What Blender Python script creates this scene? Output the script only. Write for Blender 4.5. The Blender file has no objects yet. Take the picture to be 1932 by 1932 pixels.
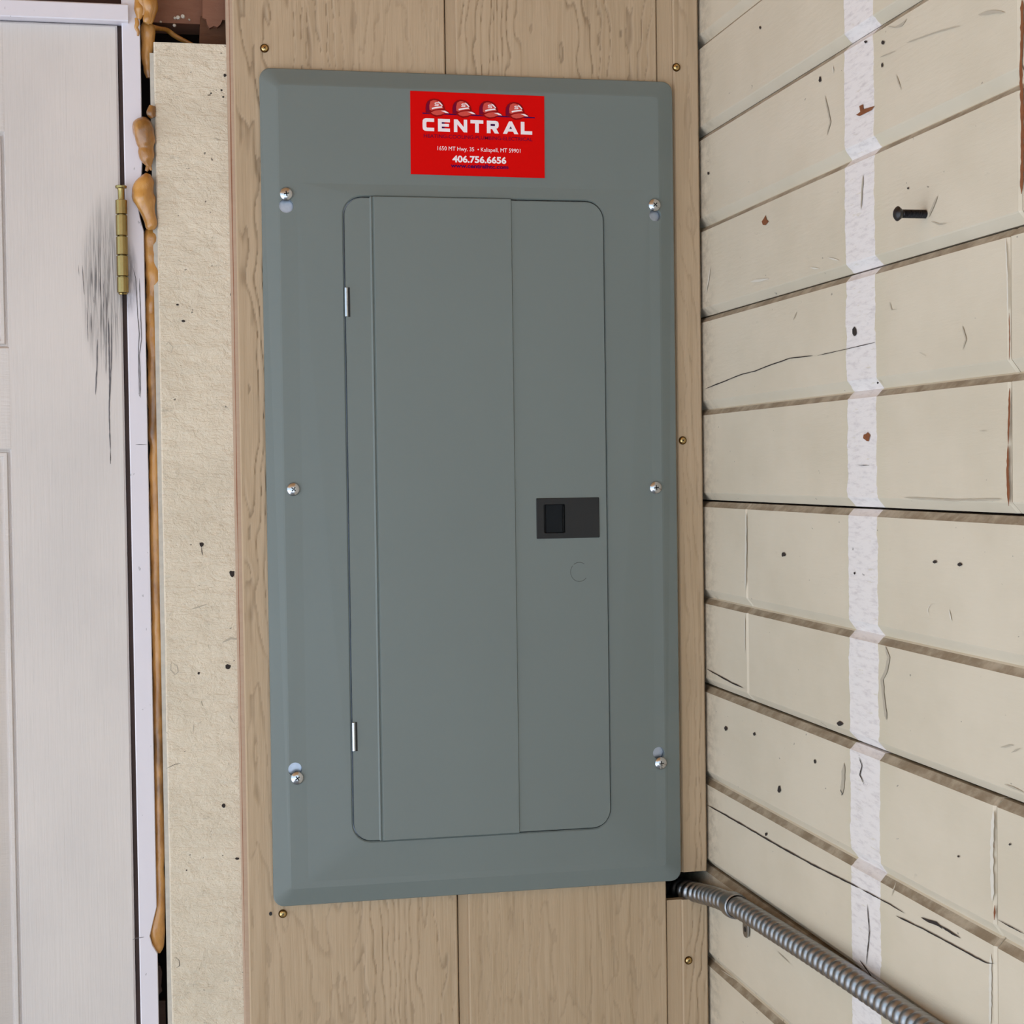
import bpy, bmesh, math, random
from mathutils import Vector, Matrix, noise as mnoise
random.seed(7)
S = bpy.context.scene
COL = S.collection

# ------------------------------------------------------------ camera
F, YAW, PITCH, ROLL = 3190.4, .2058, -.0245, -.0137
CAM = Vector((-.5128, -1.5483, .0144))
_f = Vector((math.sin(YAW)*math.cos(PITCH), math.cos(YAW)*math.cos(PITCH), math.sin(PITCH)))
_r = Vector((math.cos(YAW), -math.sin(YAW), 0))
_u = _r.cross(_f)
RT = math.cos(ROLL)*_r + math.sin(ROLL)*_u
UP = -math.sin(ROLL)*_r + math.cos(ROLL)*_u
FW = _f
cd = bpy.data.cameras.new('camera')
cam = bpy.data.objects.new('camera', cd)
COL.objects.link(cam)
cd.sensor_width = 36
cd.lens = F*36/1932
cd.clip_start = .02
m = Matrix((RT, UP, -FW)).transposed().to_4x4()
m.translation = CAM
cam.matrix_world = m
S.camera = cam

# ------------------------------------------------------------ sky, sun, exposure
S.view_settings.view_transform = 'Standard'
S.view_settings.look = 'None'
S.view_settings.gamma = 1
S.view_settings.use_curve_mapping = False
S.view_settings.exposure = 1.10
w = bpy.data.worlds.new('overcast_sky')
S.world = w
w.use_nodes = True
bg = w.node_tree.nodes['Background']
bg.inputs[0].default_value = (.64, .83, 1.0, 1)
bg.inputs[1].default_value = .82
sl = bpy.data.lights.new('sun', 'SUN')
sl.energy = 9.5
sl.angle = .05
sl.color = (1, .97, .93)
sun = bpy.data.objects.new('sun', sl)
COL.objects.link(sun)
sun.location = (-4, -4, 5)
sun.rotation_euler = Vector((.80, .40, -1.15)).to_track_quat('-Z', 'Y').to_euler()


# ------------------------------------------------------------ measuring helpers
def ray(px, py):
    return (FW + RT*((px-966)/F) - UP*((py-966)/F))


def at(px, py, y=0.):                       # point of the panel wall (plane y) seen at a photo position
    d = ray(px, py)
    return CAM + d*((y-CAM.y)/d.y)


def onr(px, py, x=0.):                      # point of the clapboard wall (plane x)
    d = ray(px, py)
    return CAM + d*((x-CAM.x)/d.x)


def lin(c):
    return tuple((v/255/12.92 if v/255 <= .04045 else ((v/255+.055)/1.055)**2.4) for v in c)+(1,)


# ------------------------------------------------------------ materials
class Mt:
    def __init__(s, name):
        s.m = bpy.data.materials.new(name)
        s.m.use_nodes = True
        s.t = s.m.node_tree
        s.b = s.t.nodes['Principled BSDF']

    def n(s, kind, **kw):
        nd = s.t.nodes.new(kind)
        for k, v in kw.items():
            setattr(nd, k, v)
        return nd

    def put(s, sock, v):
        if isinstance(v, bpy.types.NodeSocket):
            s.t.links.new(v, sock)
        else:
            sock.default_value = v

    def co(s, scale=(1, 1, 1)):
        t = s.n('ShaderNodeTexCoord')
        mp = s.n('ShaderNodeMapping')
        s.t.links.new(t.outputs['Object'], mp.inputs[0])
        mp.inputs['Scale'].default_value = scale
        return mp.outputs[0]

    def xyz(s):
        t = s.n('ShaderNodeTexCoord')
        x = s.n('ShaderNodeSeparateXYZ')
        s.t.links.new(t.outputs['Object'], x.inputs[0])
        return x.outputs

    def noise(s, scale=(1, 1, 1), sc=5, detail=4, rough=.55, dist=0.):
        nd = s.n('ShaderNodeTexNoise')
        s.t.links.new(s.co(scale), nd.inputs['Vector'])
        nd.inputs['Scale'].default_value = sc
        nd.inputs['Detail'].default_value = detail
        nd.inputs['Roughness'].default_value = rough
        nd.inputs['Distortion'].default_value = dist
        return nd.outputs['Fac']

    def ma(s, op, a, b=0., c=0.):
        nd = s.n('ShaderNodeMath', operation=op)
        for i, v in enumerate((a, b, c)):
            s.put(nd.inputs[i], v)
        return nd.outputs[0]

    def ss(s, v, a, b):                      # smoothstep a..b -> 0..1
        nd = s.n('ShaderNodeMapRange', interpolation_type='SMOOTHSTEP')
        s.put(nd.inputs[0], v)
        nd.inputs[1].default_value = a
        nd.inputs[2].default_value = b
        return nd.outputs[0]

    def mix(s, f, a, b):
        nd = s.n('ShaderNodeMix', data_type='RGBA')
        s.put(nd.inputs['Factor'], f)
        s.put(nd.inputs[6], a)
        s.put(nd.inputs[7], b)
        return nd.outputs[2]

    def bump(s, h, strength=.5, dist=.001, prev=None):
        nd = s.n('ShaderNodeBump')
        nd.inputs['Strength'].default_value = strength
        nd.inputs['Distance'].default_value = dist
        s.put(nd.inputs['Height'], h)
        if prev is not None:
            s.put(nd.inputs['Normal'], prev)
        s.put(s.b.inputs['Normal'], nd.outputs[0])
        return nd.outputs[0]

    def col(s, v):
        s.put(s.b.inputs['Base Color'], v)
        return s

    def set(s, **kw):
        for k, v in kw.items():
            s.put(s.b.inputs[k.replace('_', ' ')], v)
        return s


def simple(name, rgb, rough=.5, metal=0., var=.12, sc=60, bmp=0., spec=.5):
    M = Mt(name)
    c = lin(rgb)
    d = tuple(v*(1-var) for v in c[:3])+(1,)
    nz = M.noise(sc=sc)
    M.col(M.mix(nz, c, d)).set(Roughness=rough, Metallic=metal, Specular_IOR_Level=spec)
    if bmp:
        M.bump(nz, bmp, .001)
    return M.m


# --- embossed siding: contour steps of a stretched noise make the cathedral grain
def siding_mat():
    M = Mt('tan_siding_paint')
    fib = M.noise((420, 420, 14), 1, 3, .6, .4)
    M.bump(fib, .35, .0012)
    dirt = M.ss(M.noise((4, 4, 2), 1, 3), .35, .75)
    c = M.mix(dirt, lin((187, 163, 134)), lin((178, 154, 124)))
    pit_shade = M.n('ShaderNodeAttribute', attribute_name='pit').outputs['Fac']
    c = M.mix(M.ma('MULTIPLY', pit_shade, .5), c, lin((104, 84, 62)))  # grain pits darkened: painted occlusion along with some dirt
    M.col(c).set(Roughness=.6, Specular_IOR_Level=.3)
    return M.m


def emboss(x, z):                           # pressed cedar grain: contour steps of a stretched noise
    n = mnoise.noise((x*12+3, z*.95, 2.))+.16*mnoise.noise((x*40, z*6, 5.))+.05*mnoise.noise((x*150, z*34, 1.))
    s_ = (n*11+40) % 1.
    reg = min(1, max(.42, mnoise.noise((x*15+9, z*.8, 8.))*3+.75))
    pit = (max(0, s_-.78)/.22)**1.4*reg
    step = s_*reg*.5
    fb = mnoise.noise((x*230, z*8, 3.))*.16+mnoise.noise((x*105, z*11, 7.))*.30
    lump = mnoise.noise((x*48, z*22, 4.))*.34
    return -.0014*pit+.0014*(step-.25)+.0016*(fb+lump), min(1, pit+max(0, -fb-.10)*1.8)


STRIPE_L, STRIPE_R = onr(1655, 966).y, onr(1600, 966).y


def clap_mat(name, dusty):
    M = Mt(name)
    x = M.xyz()
    wob = M.ma('MULTIPLY', M.ma('SUBTRACT', M.noise((1, 60, 60), 1, 3, .65), .5), .010)
    y = M.ma('ADD', x[1], wob)
    inside = M.ma('MULTIPLY', M.ss(y, STRIPE_L-.0006, STRIPE_L+.0006), M.ss(y, STRIPE_R+.0006, STRIPE_R-.0006))
    worn = M.ss(M.noise((30, 40, 330), 1, 3, .6), .63, .72)
    inside = M.ma('MULTIPLY', inside, M.ma('SUBTRACT', 1, M.ma('MULTIPLY', worn, .55)))
    blot = M.ss(M.noise((6, 6, 9), 1, 4, .6), .3, .75)
    cream = M.mix(blot, lin((216, 203, 182)), lin((206, 193, 171)))
    scuff = M.ss(M.noise((25, 25, 60), 1, 5, .7), .66, .80)
    cream = M.mix(M.ma('MULTIPLY', scuff, .35), cream, lin((140, 130, 115)))
    halo = M.ma('MULTIPLY', M.ss(y, STRIPE_L-.03, STRIPE_L), M.ss(y, STRIPE_R+.012, STRIPE_R))
    cream = M.mix(M.ma('MULTIPLY', halo, .3), cream, lin((205, 196, 170)))
    darkening = M.ma('MULTIPLY', M.ss(x[1], -.045, -.002), M.ss(M.noise((30, 60, 110), 1, 5, .7), .35, .7))  # darker and blotchy towards the corner
    cream = M.mix(M.ma('MULTIPLY', darkening, .5), cream, lin((138, 128, 112)))
    white = M.mix(M.ss(M.noise((20, 60, 300), 1, 4, .65), .45, .8), lin((234, 226, 222)), lin((206, 196, 194)))
    if dusty:
        du = M.mix(M.noise((40, 40, 40), 1, 4, .6), lin((158, 141, 118)), lin((116, 98, 76)))
        cream = M.mix(M.ma('ADD', .45, M.ma('MULTIPLY', M.ss(M.noise((20, 35, 60), 1, 5, .65), .32, .62), .5)), cream, du)
    c = M.mix(inside, cream, white)
    speck = M.ss(M.noise((150, 90, 160), 1, 2, .6), .735, .76)
    c = M.mix(M.ma('MULTIPLY', speck, .55), c, lin((88, 78, 68)))
    M.col(c).set(Roughness=.5, Specular_IOR_Level=.35)
    h = M.ma('ADD', M.noise((40, 40, 260), 1, 4, .6), M.ma('MULTIPLY', inside, .5))
    M.bump(h, .28, .001)
    return M.m


def door_mat():
    M = Mt('white_door_paint')
    x = M.xyz()
    hg = at(232, 520, .012)
    # grime rubbed on round the hinge, in vertical brush marks
    dx = M.ma('DIVIDE', M.ma('SUBTRACT', x[0], hg.x-.016), .022)
    dz = M.ma('DIVIDE', M.ma('SUBTRACT', x[2], hg.z-.010), .085)
    r2 = M.ma('ADD', M.ma('MULTIPLY', dx, dx), M.ma('MULTIPLY', dz, dz))
    blob = M.ma('SUBTRACT', 1, M.ss(r2, .0, 1.15))
    streak = M.noise((950, 20, 22), 1, 4, .65)
    g = M.ma('MULTIPLY', blob, M.ma('ADD', .22, M.ma('MULTIPLY', M.ss(streak, .40, .66), .78)))
    rel = M.ma('MULTIPLY', M.ss(streak, .55, .8), .22)
    base = M.mix(M.ss(M.noise((8, 8, 5), 1, 3), .3, .7), lin((218, 209, 203)), lin((209, 201, 196)))
    base = M.mix(rel, base, lin((165, 160, 156)))
    c = M.mix(M.ma('MULTIPLY', g, .8), base, lin((70, 66, 66)))
    M.col(c).set(Roughness=.42, Specular_IOR_Level=.4)
    rails = M.ss(x[0], at(24, 900, .015).x, at(19, 900, .015).x)
    hn = M.noise((30, 10, 420), 1, 3, .6, .5)
    vn = M.noise((520, 10, 14), 1, 3, .6, .4)
    h = M.ma('ADD', M.ma('MULTIPLY', rails, M.ma('MULTIPLY', hn, 2.2)), vn)
    M.bump(h, .3, .0007)
    return M.m


def jamb_mat():
    M = Mt('white_jamb_paint')
    x = M.xyz()
    hg = at(247, 535, .012)
    dx = M.ma('DIVIDE', M.ma('SUBTRACT', x[0], hg.x-.002), .009)
    dz = M.ma('DIVIDE', M.ma('SUBTRACT', x[2], hg.z+.005), .038)
    r2 = M.ma('ADD', M.ma('MULTIPLY', dx, dx), M.ma('MULTIPLY', dz, dz))
    g = M.ma('MULTIPLY', M.ma('SUBTRACT', 1, M.ss(r2, 0, 1.1)), M.ss(M.noise((260, 20, 40), 1, 4), .25, .65))
    base = M.mix(M.noise((30, 30, 6), 1, 4), lin((230, 224, 230)), lin((220, 213, 220)))
    speck = M.ss(M.noise((200, 50, 110), 1, 2), .72, .75)
    base = M.mix(M.ma('MULTIPLY', speck, .4), base, lin((110, 104, 108)))
    M.col(M.mix(M.ma('MULTIPLY', g, .75), base, lin((72, 66, 76)))).set(Roughness=.4)
    M.bump(M.noise((150, 30, 12), 1, 3), .15, .0006)
    return M.m


def rough_board_mat():
    M = Mt('rough_cream_board')
    st = M.noise((28, 28, 150), 1, 4, .65, .6)
    lump = M.noise((70, 70, 90), 1, 5, .7, .3)
    M.bump(M.ma('ADD', M.ma('MULTIPLY', st, .6), M.ma('MULTIPLY', lump, 1.2)), .9, .0034)
    z = M.xyz()[2]
    c = M.mix(M.ss(M.noise((10, 10, 14), 1, 4, .6), .35, .7), lin((228, 214, 192)), lin((218, 204, 182)))
    sm = M.ma('MULTIPLY', M.ss(M.noise((45, 45, 90), 1, 5, .75), .60, .74), .38)
    c = M.mix(sm, c, lin((125, 115, 98)))
    sp = M.ss(M.noise((170, 170, 230), 1, 2, .5), .745, .77)
    c = M.mix(M.ma('MULTIPLY', sp, .75), c, lin((60, 50, 40)))
    M.col(c).set(Roughness=.7, Specular_IOR_Level=.3)
    return M.m


def foam_mat():
    M = Mt('cured_foam')
    z = M.noise((50, 50, 18), 1, 4, .6)
    c = M.mix(M.ss(z, .35, .65), lin((206, 150, 78)), lin((166, 112, 46)))
    c = M.mix(M.ma('MULTIPLY', M.ss(M.noise((22, 22, 10), 1, 4, .6), .52, .66), .75), c, lin((92, 56, 20)))
    M.col(c).set(Roughness=.24, Specular_IOR_Level=.6, Subsurface_Weight=.08, Coat_Weight=.5)
    M.b.inputs['Subsurface Radius'].default_value = (.004, .002, .001)
    M.bump(M.noise((170, 170, 120), 1, 5, .65), .5, .0018)
    return M.m


def panel_mat():
    M = Mt('grey_enamel')
    M.col(M.mix(M.noise((5, 5, 5), 1, 2), lin((114, 123, 120)), lin((109, 117, 114)))).set(Roughness=.36, Specular_IOR_Level=.5)
    M.bump(M.noise((900, 900, 900), 1, 2), .06, .0004)
    return M.m


def wood_mat(name, a, b, rough=.7):
    M = Mt(name)
    n = M.noise((60, 60, 220), 1, 4, .6, .4)
    M.col(M.mix(n, lin(a), lin(b))).set(Roughness=rough, Specular_IOR_Level=.3)
    M.bump(n, .4, .001)
    return M.m


def metal_mat(name, rgb, rough, sc=400):
    M = Mt(name)
    n = M.noise((1, 1, 1), sc, 3)
    M.col(M.mix(n, lin(rgb), tuple(v*.8 for v in lin(rgb)[:3])+(1,))).set(Metallic=1., Roughness=M.ma('ADD', M.ma('MULTIPLY', n, .12), rough-.06))
    return M.m


SID = siding_mat()
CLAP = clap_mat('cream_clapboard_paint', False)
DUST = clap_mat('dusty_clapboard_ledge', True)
DOOR = door_mat()
JAMB = jamb_mat()
BOARD = rough_board_mat()
FOAM = foam_mat()
GREY = panel_mat()
RAW = wood_mat('raw_red_wood', (160, 112, 84), (124, 78, 54))
PINK = wood_mat('old_pink_wood', (150, 106, 84), (128, 84, 64))
DARKW = wood_mat('dark_old_wood', (74, 42, 28), (42, 22, 16))
SHADE = simple('cavity_shade', (38, 24, 20), .9)  # shade inside the wall, put into the colour
GAPM = simple('brown_gap_strip', (84, 66, 60), .8)
LIP = wood_mat('siding_edge_primer', (188, 163, 141), (178, 150, 126))
STRIP = simple('weathered_grey_strip', (214, 207, 195), .7, sc=180, var=.35)
ZINC = metal_mat('bright_zinc', (205, 207, 210), .2)
ZPLATE = metal_mat('zinc_plate', (190, 198, 212), .38)
GALV = metal_mat('galvanised_steel', (162, 162, 164), .32)
BRASS = metal_mat('aged_brass', (170, 148, 96), .22)
DARKG = metal_mat('dark_brass', (92, 66, 34), .4)
GOLD = metal_mat('yellow_zinc', (206, 176, 120), .22)
BLACKM = simple('black_oxide', (26, 20, 20), .35)
PLAST = simple('black_plastic', (38, 38, 38), .55, sc=300, spec=.3)
PLAST2 = simple('black_plastic_pocket', (8, 10, 12), .4, sc=300, spec=.15)
SLOT = simple('dark_recess', (30, 28, 26), .6)
RED = simple('red_print', (222, 2, 1), .55, var=.08, sc=300, spec=.08)
WHITE = simple('white_print', (250, 236, 240), .4, var=.02)
PLUM = simple('plum_print', (122, 0, 48), .4, var=.1, spec=.1)
NAVY = simple('navy_print', (70, 0, 74), .4, var=.1, spec=.1)
SALM = simple('salmon_print', (222, 84, 74), .4, var=.2, sc=500, spec=.1)
MAROON = simple('maroon_print', (146, 4, 10), .4, var=.1, spec=.1)
MARK = simple('black_mark', (44, 34, 30), .8)
SCUFF = simple('grey_scuff', (186, 174, 155), .7)
GRIME = simple('grey_drip', (104, 98, 100), .5)
CHIP = wood_mat('bare_wood_chip', (150, 92, 56), (110, 62, 36))
CHALK = simple('white_chip', (226, 218, 204), .6)
CONC = simple('concrete', (158, 166, 177), .8, sc=9, var=.2)
SLAB = wood_mat('warm_bounce_boards', (214, 164, 112), (198, 146, 98))


# ------------------------------------------------------------ mesh builder
class B:
    def __init__(s):
        s.v, s.f, s.m, s.sm = [], [], [], []

    def poly(s, pts, mi=0, smooth=False):
        i = len(s.v)
        s.v += [tuple(p) for p in pts]
        s.f.append(list(range(i, i+len(pts))))
        s.m.append(mi)
        s.sm.append(smooth)

    def box(s, a, b, mi=0):
        x0, y0, z0 = a
        x1, y1, z1 = b
        i = len(s.v)
        s.v += [(x0, y0, z0), (x1, y0, z0), (x1, y1, z0), (x0, y1, z0), (x0, y0, z1), (x1, y0, z1), (x1, y1, z1), (x0, y1, z1)]
        for f in ((0, 3, 2, 1), (4, 5, 6, 7), (0, 1, 5, 4), (1, 2, 6, 5), (2, 3, 7, 6), (3, 0, 4, 7)):
            s.f.append([i+k for k in f])
            s.m.append(mi)
            s.sm.append(False)

    def prism(s, pts, d, mi=0):              # polygon swept by vector d
        d = Vector(d)
        n = len(pts)
        i = len(s.v)
        s.v += [tuple(p) for p in pts] + [tuple(Vector(p)+d) for p in pts]
        s.f += [list(range(i, i+n)), list(range(i+2*n-1, i+n-1, -1))]
        s.m += [mi, mi]
        s.sm += [False, False]
        for k in range(n):
            s.f.append([i+k, i+n+k, i+n+(k+1) % n, i+(k+1) % n])
            s.m.append(mi)
            s.sm.append(False)

    def rings(s, rr, closed=True, caps=True, mi=0, smooth=True, loop=False):
        n = len(rr[0])
        i = len(s.v)
        for r in rr:
            s.v += [tuple(p) for p in r]
        K = len(rr)
        for a in range(K if loop else K-1):
            for k in range(n if closed else n-1):
                k2 = (k+1) % n
                b2 = (a+1) % K
                s.f.append([i+a*n+k, i+a*n+k2, i+b2*n+k2, i+b2*n+k])
                s.m.append(mi)
                s.sm.append(smooth)
        if caps and not loop:
            s.f += [list(range(i+n-1, i-1, -1)), list(range(i+(K-1)*n, i+K*n))]
            s.m += [mi, mi]
            s.sm += [False, False]

    def lathe(s, prof, o, ax, n=24, mi=0, smooth=True):   # prof: (distance along ax, radius)
        ax = Vector(ax).normalized()
        u = ax.orthogonal().normalized()
        v = ax.cross(u)
        o = Vector(o)
        s.rings([[o+ax*h+(u*math.cos(2*math.pi*k/n)+v*math.sin(2*math.pi*k/n))*r for k in range(n)] for h, r in prof], mi=mi, smooth=smooth)

    def tube(s, path, rad, n=16, mi=0, flat=1., jit=0., u0=None):
        rr = []
        L = len(path)
        for i, p in enumerate(path):
            t = (Vector(path[min(i+1, L-1)])-Vector(path[max(i-1, 0)])).normalized()
            u = (Vector(u0) if u0 else Vector((1, 0, 0)))
            u = (u-t*u.dot(t)).normalized()
            v = t.cross(u)
            r = rad[i] if hasattr(rad, '__len__') else rad
            ring = []
            for k in range(n):
                a = 2*math.pi*k/n
                q = Vector(p)+u*math.cos(a)*r+v*math.sin(a)*r*flat
                if jit:
                    q += (q-Vector(p))*jit*mnoise.noise(q*90)
                ring.append(q)
            rr.append(ring)
        s.rings(rr, mi=mi)

    def make(s, name, mats, parent=None):
        me = bpy.data.meshes.new(name)
        me.from_pydata(s.v, [], s.f)
        for mt in (mats if isinstance(mats, (list, tuple)) else [mats]):
            me.materials.append(mt)
        for p, k, sm in zip(me.polygons, s.m, s.sm):
            p.material_index = k
            p.use_smooth = sm
        bm = bmesh.new()
        bm.from_mesh(me)
        bmesh.ops.recalc_face_normals(bm, faces=bm.faces)
        bm.to_mesh(me)
        bm.free()
        if any(s.sm):
            me.set_sharp_from_angle(angle=math.radians(38))
        o = bpy.data.objects.new(name, me)
        COL.objects.link(o)
        if parent:
            o.parent = parent
            q = parent
            off = Vector()
            while q:
                off += q.location
                q = q.parent
            o.location = -off
        return o


def empty(name, loc=(0, 0, 0)):
    o = bpy.data.objects.new(name, None)
    o.empty_display_size = .05
    COL.objects.link(o)
    o.location = loc
    return o


def tag(o, label=None, cat=None, group=None, kind=None):
    for k, v in (('label', label), ('category', cat), ('group', group), ('kind', kind)):
        if v:
            o[k] = v
    return o


def catmull(pts, n=6):
    out = []
    P = [pts[0]]+list(pts)+[pts[-1]]
    for i in range(1, len(P)-2):
        p0, p1, p2, p3 = (Vector(q) for q in P[i-1:i+3])
        for k in range(n):
            t = k/n
            out.append(.5*((2*p1)+(p2-p0)*t+(2*p0-5*p1+4*p2-p3)*t*t+(3*p1-p0-3*p2+p3)*t**3))
    out.append(Vector(pts[-1]))
    return out


def strokes(name, mat, parent, lines, P, jag=.35):
    """thin marks (cracks, scratches, scuffs) lying on a painted face; widths in photo pixels"""
    b = B()
    for pts, wd in lines:
        pts2 = [Vector((x, y, 0)) for x, y in pts]
        L = []
        for i in range(len(pts2)-1):
            k = max(1, int((pts2[i+1]-pts2[i]).length/7))
            L += [pts2[i].lerp(pts2[i+1], j/k) for j in range(k)]
        L.append(pts2[-1])
        up, dn = [], []
        for i, p in enumerate(L):
            t = (L[min(i+1, len(L)-1)]-L[max(i-1, 0)]).normalized()
            nn = Vector((-t.y, t.x, 0))
            e = min(1, (min(i, len(L)-1-i)+.35)/2)
            ww = wd*.40*e
            up.append(p+nn*ww*(1+jag*random.uniform(-1, 1)))
            dn.append(p-nn*ww*(1+jag*random.uniform(-1, 1)))
        for i in range(len(L)-1):
            b.poly([P(q.x, q.y) for q in (up[i], up[i+1], dn[i+1], dn[i])])
    return b.make(name, mat, parent)


def spot(cx, cy, rx, ry, n=9, rag=.3):
    ph = random.random()*6
    return [(cx+rx*math.cos(ph+2*math.pi*k/n)*(1+rag*random.uniform(-1, 1)), cy+ry*math.sin(ph+2*math.pi*k/n)*(1+rag*random.uniform(-1, 1))) for k in range(n)]


def spots(name, mat, parent, polys, P):
    b = B()
    for pl in polys:
        b.poly([P(*q) for q in pl])
    return b.make(name, mat, parent)


FLOOR_Z, SLAB_Z = -1.5, .80

# ------------------------------------------------------------ floor, and a slab added overhead to hold back the sky
b = B()
b.box((-9, -9, FLOOR_Z-.05), (.3, .3, FLOOR_Z))
tag(b.make('floor', CONC), kind='structure')
b = B()
b.box((-3.0, -4.0, SLAB_Z), (.3, .3, SLAB_Z+.05))  # unseen slab, added to cut light from above and bounce it back warm
tag(b.make('sky_block_slab', SLAB), kind='structure')

# ------------------------------------------------------------ right wall of drop siding
wr = tag(empty('wall_right', (.012, -1.2, FLOOR_Z)), kind='structure')
gaps = [-.196-.1765*k for k in range(8, 0, -1)][1:]
gaps = [g for g in gaps if g > FLOOR_Z+.02]
gaps = [FLOOR_Z]+gaps+[-.196, -.0176, .1589, .3322, .507, .683, SLAB_Z]
gaps[gaps.index(min(gaps, key=lambda g: abs(g+.3725)))] = -.371
mids = {-.371: -.2855, -.196: -.1106, -.0176: .0702, .1589: .2452, .3322: .419}
joint = {.3322: None, .1589: onr(1925, 250).y, -.0176: onr(1905, 700).y, -.196: onr(1410, 1130).y, -.371: onr(1878, 1650).y}
END = -2.6
for i in range(len(gaps)-1):
    z0, z1 = gaps[i], gaps[i+1]
    if z1-z0 < .05:
        continue
    zm = mids.get(z0, z0+(z1-z0)*.49)
    D, H, C = .0064, .0085, .0055
    prof = [(.018, z0+.0012), (D, z0+.0012, 0), (.0006, z0+H-.001, 0), (0, z0+H, 0),
            (0, zm-C, 0), (.0014, zm-C+.0013, 1), (.0046, zm-.0008, 1), (D*.95, zm+.0004, 0), (.0006, zm+H-.001, 0), (0, zm+H, 0),
            (0, z1-C, 0), (.0014, z1-C+.0015, 1), (.0048, z1-.0004, 1), (.018, z1-.0004, 1)]
    j = joint.get(z0)
    if j is None and z0 not in joint:
        j = -.9-.37*(i % 4)
    if j is None:
        j = -1.4
    for s, (ya, yb) in enumerate(((.239, j+.0007), (j-.0007, END))):
        wob = random.uniform(-.0004, .0004) if z0 in joint else 0
        b = B()
        chs = (1 if ya < .0 else 0, 1 if yb > END else 0)
        rr = []
        sections = [ya] + ([ya-.0022] if chs[0] else []) + ([yb+.0022] if chs[1] else []) + [yb]
        for k, yy in enumerate(sections):
            edge = (k == 0 and chs[0]) or (k == len(sections)-1 and chs[1])
            dx = .0016 if edge else 0
            rr.append([(p[0]+dx, yy, p[1]) for p in prof])
        for a in range(len(rr)-1):
            for k in range(len(prof)-1):
                mi = prof[k+1][2] if prof[k+1][2] else 0
                b.poly([rr[a][k], rr[a][k+1], rr[a+1][k+1], rr[a+1][k]], mi)
        b.poly(rr[0])
        b.poly(rr[-1][::-1])
        for a in range(len(rr)-1):
            b.poly([rr[a][-1], rr[a][0], rr[a+1][0], rr[a+1][-1]])
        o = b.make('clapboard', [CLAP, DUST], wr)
b = B()
b.box((.0185, END, FLOOR_Z), (.03, .1, SLAB_Z))
b.make('sheathing', DARKW, wr)


def PR(px, py):
    return onr(px, py, -.0007)


strokes('board_crack', MARK, wr, [
    ([(1330, 734), (1372, 717), (1400, 706), (1425, 700), (1447, 691), (1490, 676), (1533, 671)], 2.2),
    ([(1542, 671), (1600, 658), (1651, 646)], 1.5),
    ([(1333, 1262), (1358, 1276), (1380, 1288), (1402, 1298)], 2.6),
    ([(1333, 1518), (1400, 1556), (1470, 1597), (1530, 1630), (1590, 1660), (1622, 1676)], 3.0),
    ([(1622, 1676), (1680, 1707), (1706, 1723)], 2.2), ([(1690, 1728), (1740, 1752), (1800, 1784), (1840, 1806), (1862, 1817), (1876, 1818)], 3.0),
    ([(1882, 1735), (1905, 1748), (1932, 1762)], 2.0),
], PR)
strokes('joint_mark', CHIP, wr, [  # bare brown wood showing along the board joints
    ([(1904, 590), (1905, 640), (1904, 680)], 2.4), ([(1905, 732), (1903, 800), (1902, 840)], 4.5), ([(1902, 840), (1901, 900), (1903, 955)], 5.5),
    ([(1928, 0), (1928, 60), (1926, 120), (1928, 200), (1929, 290), (1927, 366)], 7),
    ([(1877, 1590), (1875, 1600)], 5), ([(1877, 1708), (1876, 1736)], 5),
], PR)
strokes('joint_mark', CHALK, wr, [  # pale chips along the joints and across the boards
    ([(1897, 450), (1900, 520), (1901, 588)], 2.6), ([(1407, 968), (1407, 1040), (1406, 1112)], 3.0), ([(1405, 1160), (1405, 1230)], 1.6),
    ([(1874, 1530), (1871, 1600), (1872, 1700)], 7), ([(1869, 1800), (1868, 1932)], 6),
    ([(1340, 505), (1336, 530), (1332, 553)], 2.4), ([(1416, 532), (1450, 526)], 8), ([(1529, 505), (1545, 507)], 6), ([(1562, 486), (1582, 491)], 6),
    ([(1571, 124), (1572, 138)], 5), ([(1752, 1162), (1750, 1150), (1754, 1142), (1762, 1140)], 2), ([(1790, 1150), (1795, 1172)], 4),
    ([(1490, 1780), (1505, 1795), (1516, 1812)], 3),
], PR)
spots('paint_chip', CHIP, wr, [
    [(1615, 217), (1623, 211), (1621, 200), (1628, 197), (1629, 206), (1650, 200), (1644, 208), (1632, 214), (1622, 219)],
    [(1437, 418), (1441, 412), (1444, 406), (1446, 414), (1450, 418), (1444, 425), (1439, 424)],
    spot(1635, 825, 6, 8)], PR)
spots('nail_hole', MARK, wr, [
    spot(1612, 625, 4.5, 8), spot(1764, 1060, 4, 3), spot(1810, 1065, 4.5, 3.2), spot(1612, 1081, 1.6, 2.6), spot(1633, 82-3, 3, 3),
    spot(1665, 80, 3, 4), spot(1664, 123, 2, 4), spot(1547, 150, 2.4, 5), spot(1434, 52, 1.8, 3), spot(1336, 327, 2, 3), spot(1369, 1374, 3, 4),
    spot(1423, 1385, 2.2, 3), spot(1537, 1437, 2, 4), spot(1584, 1365, 5, 4), spot(1445, 1574, 2.5, 4), spot(1478, 1046, 4, 5), spot(1470, 1487+1.5, 3, 7), spot(1656, 722, 2, 2.2),
    spot(1808, 1612+4, 2, 2), spot(1905, 1593, 2, 2), spot(1713, 355, 2, 2)], PR)
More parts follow.
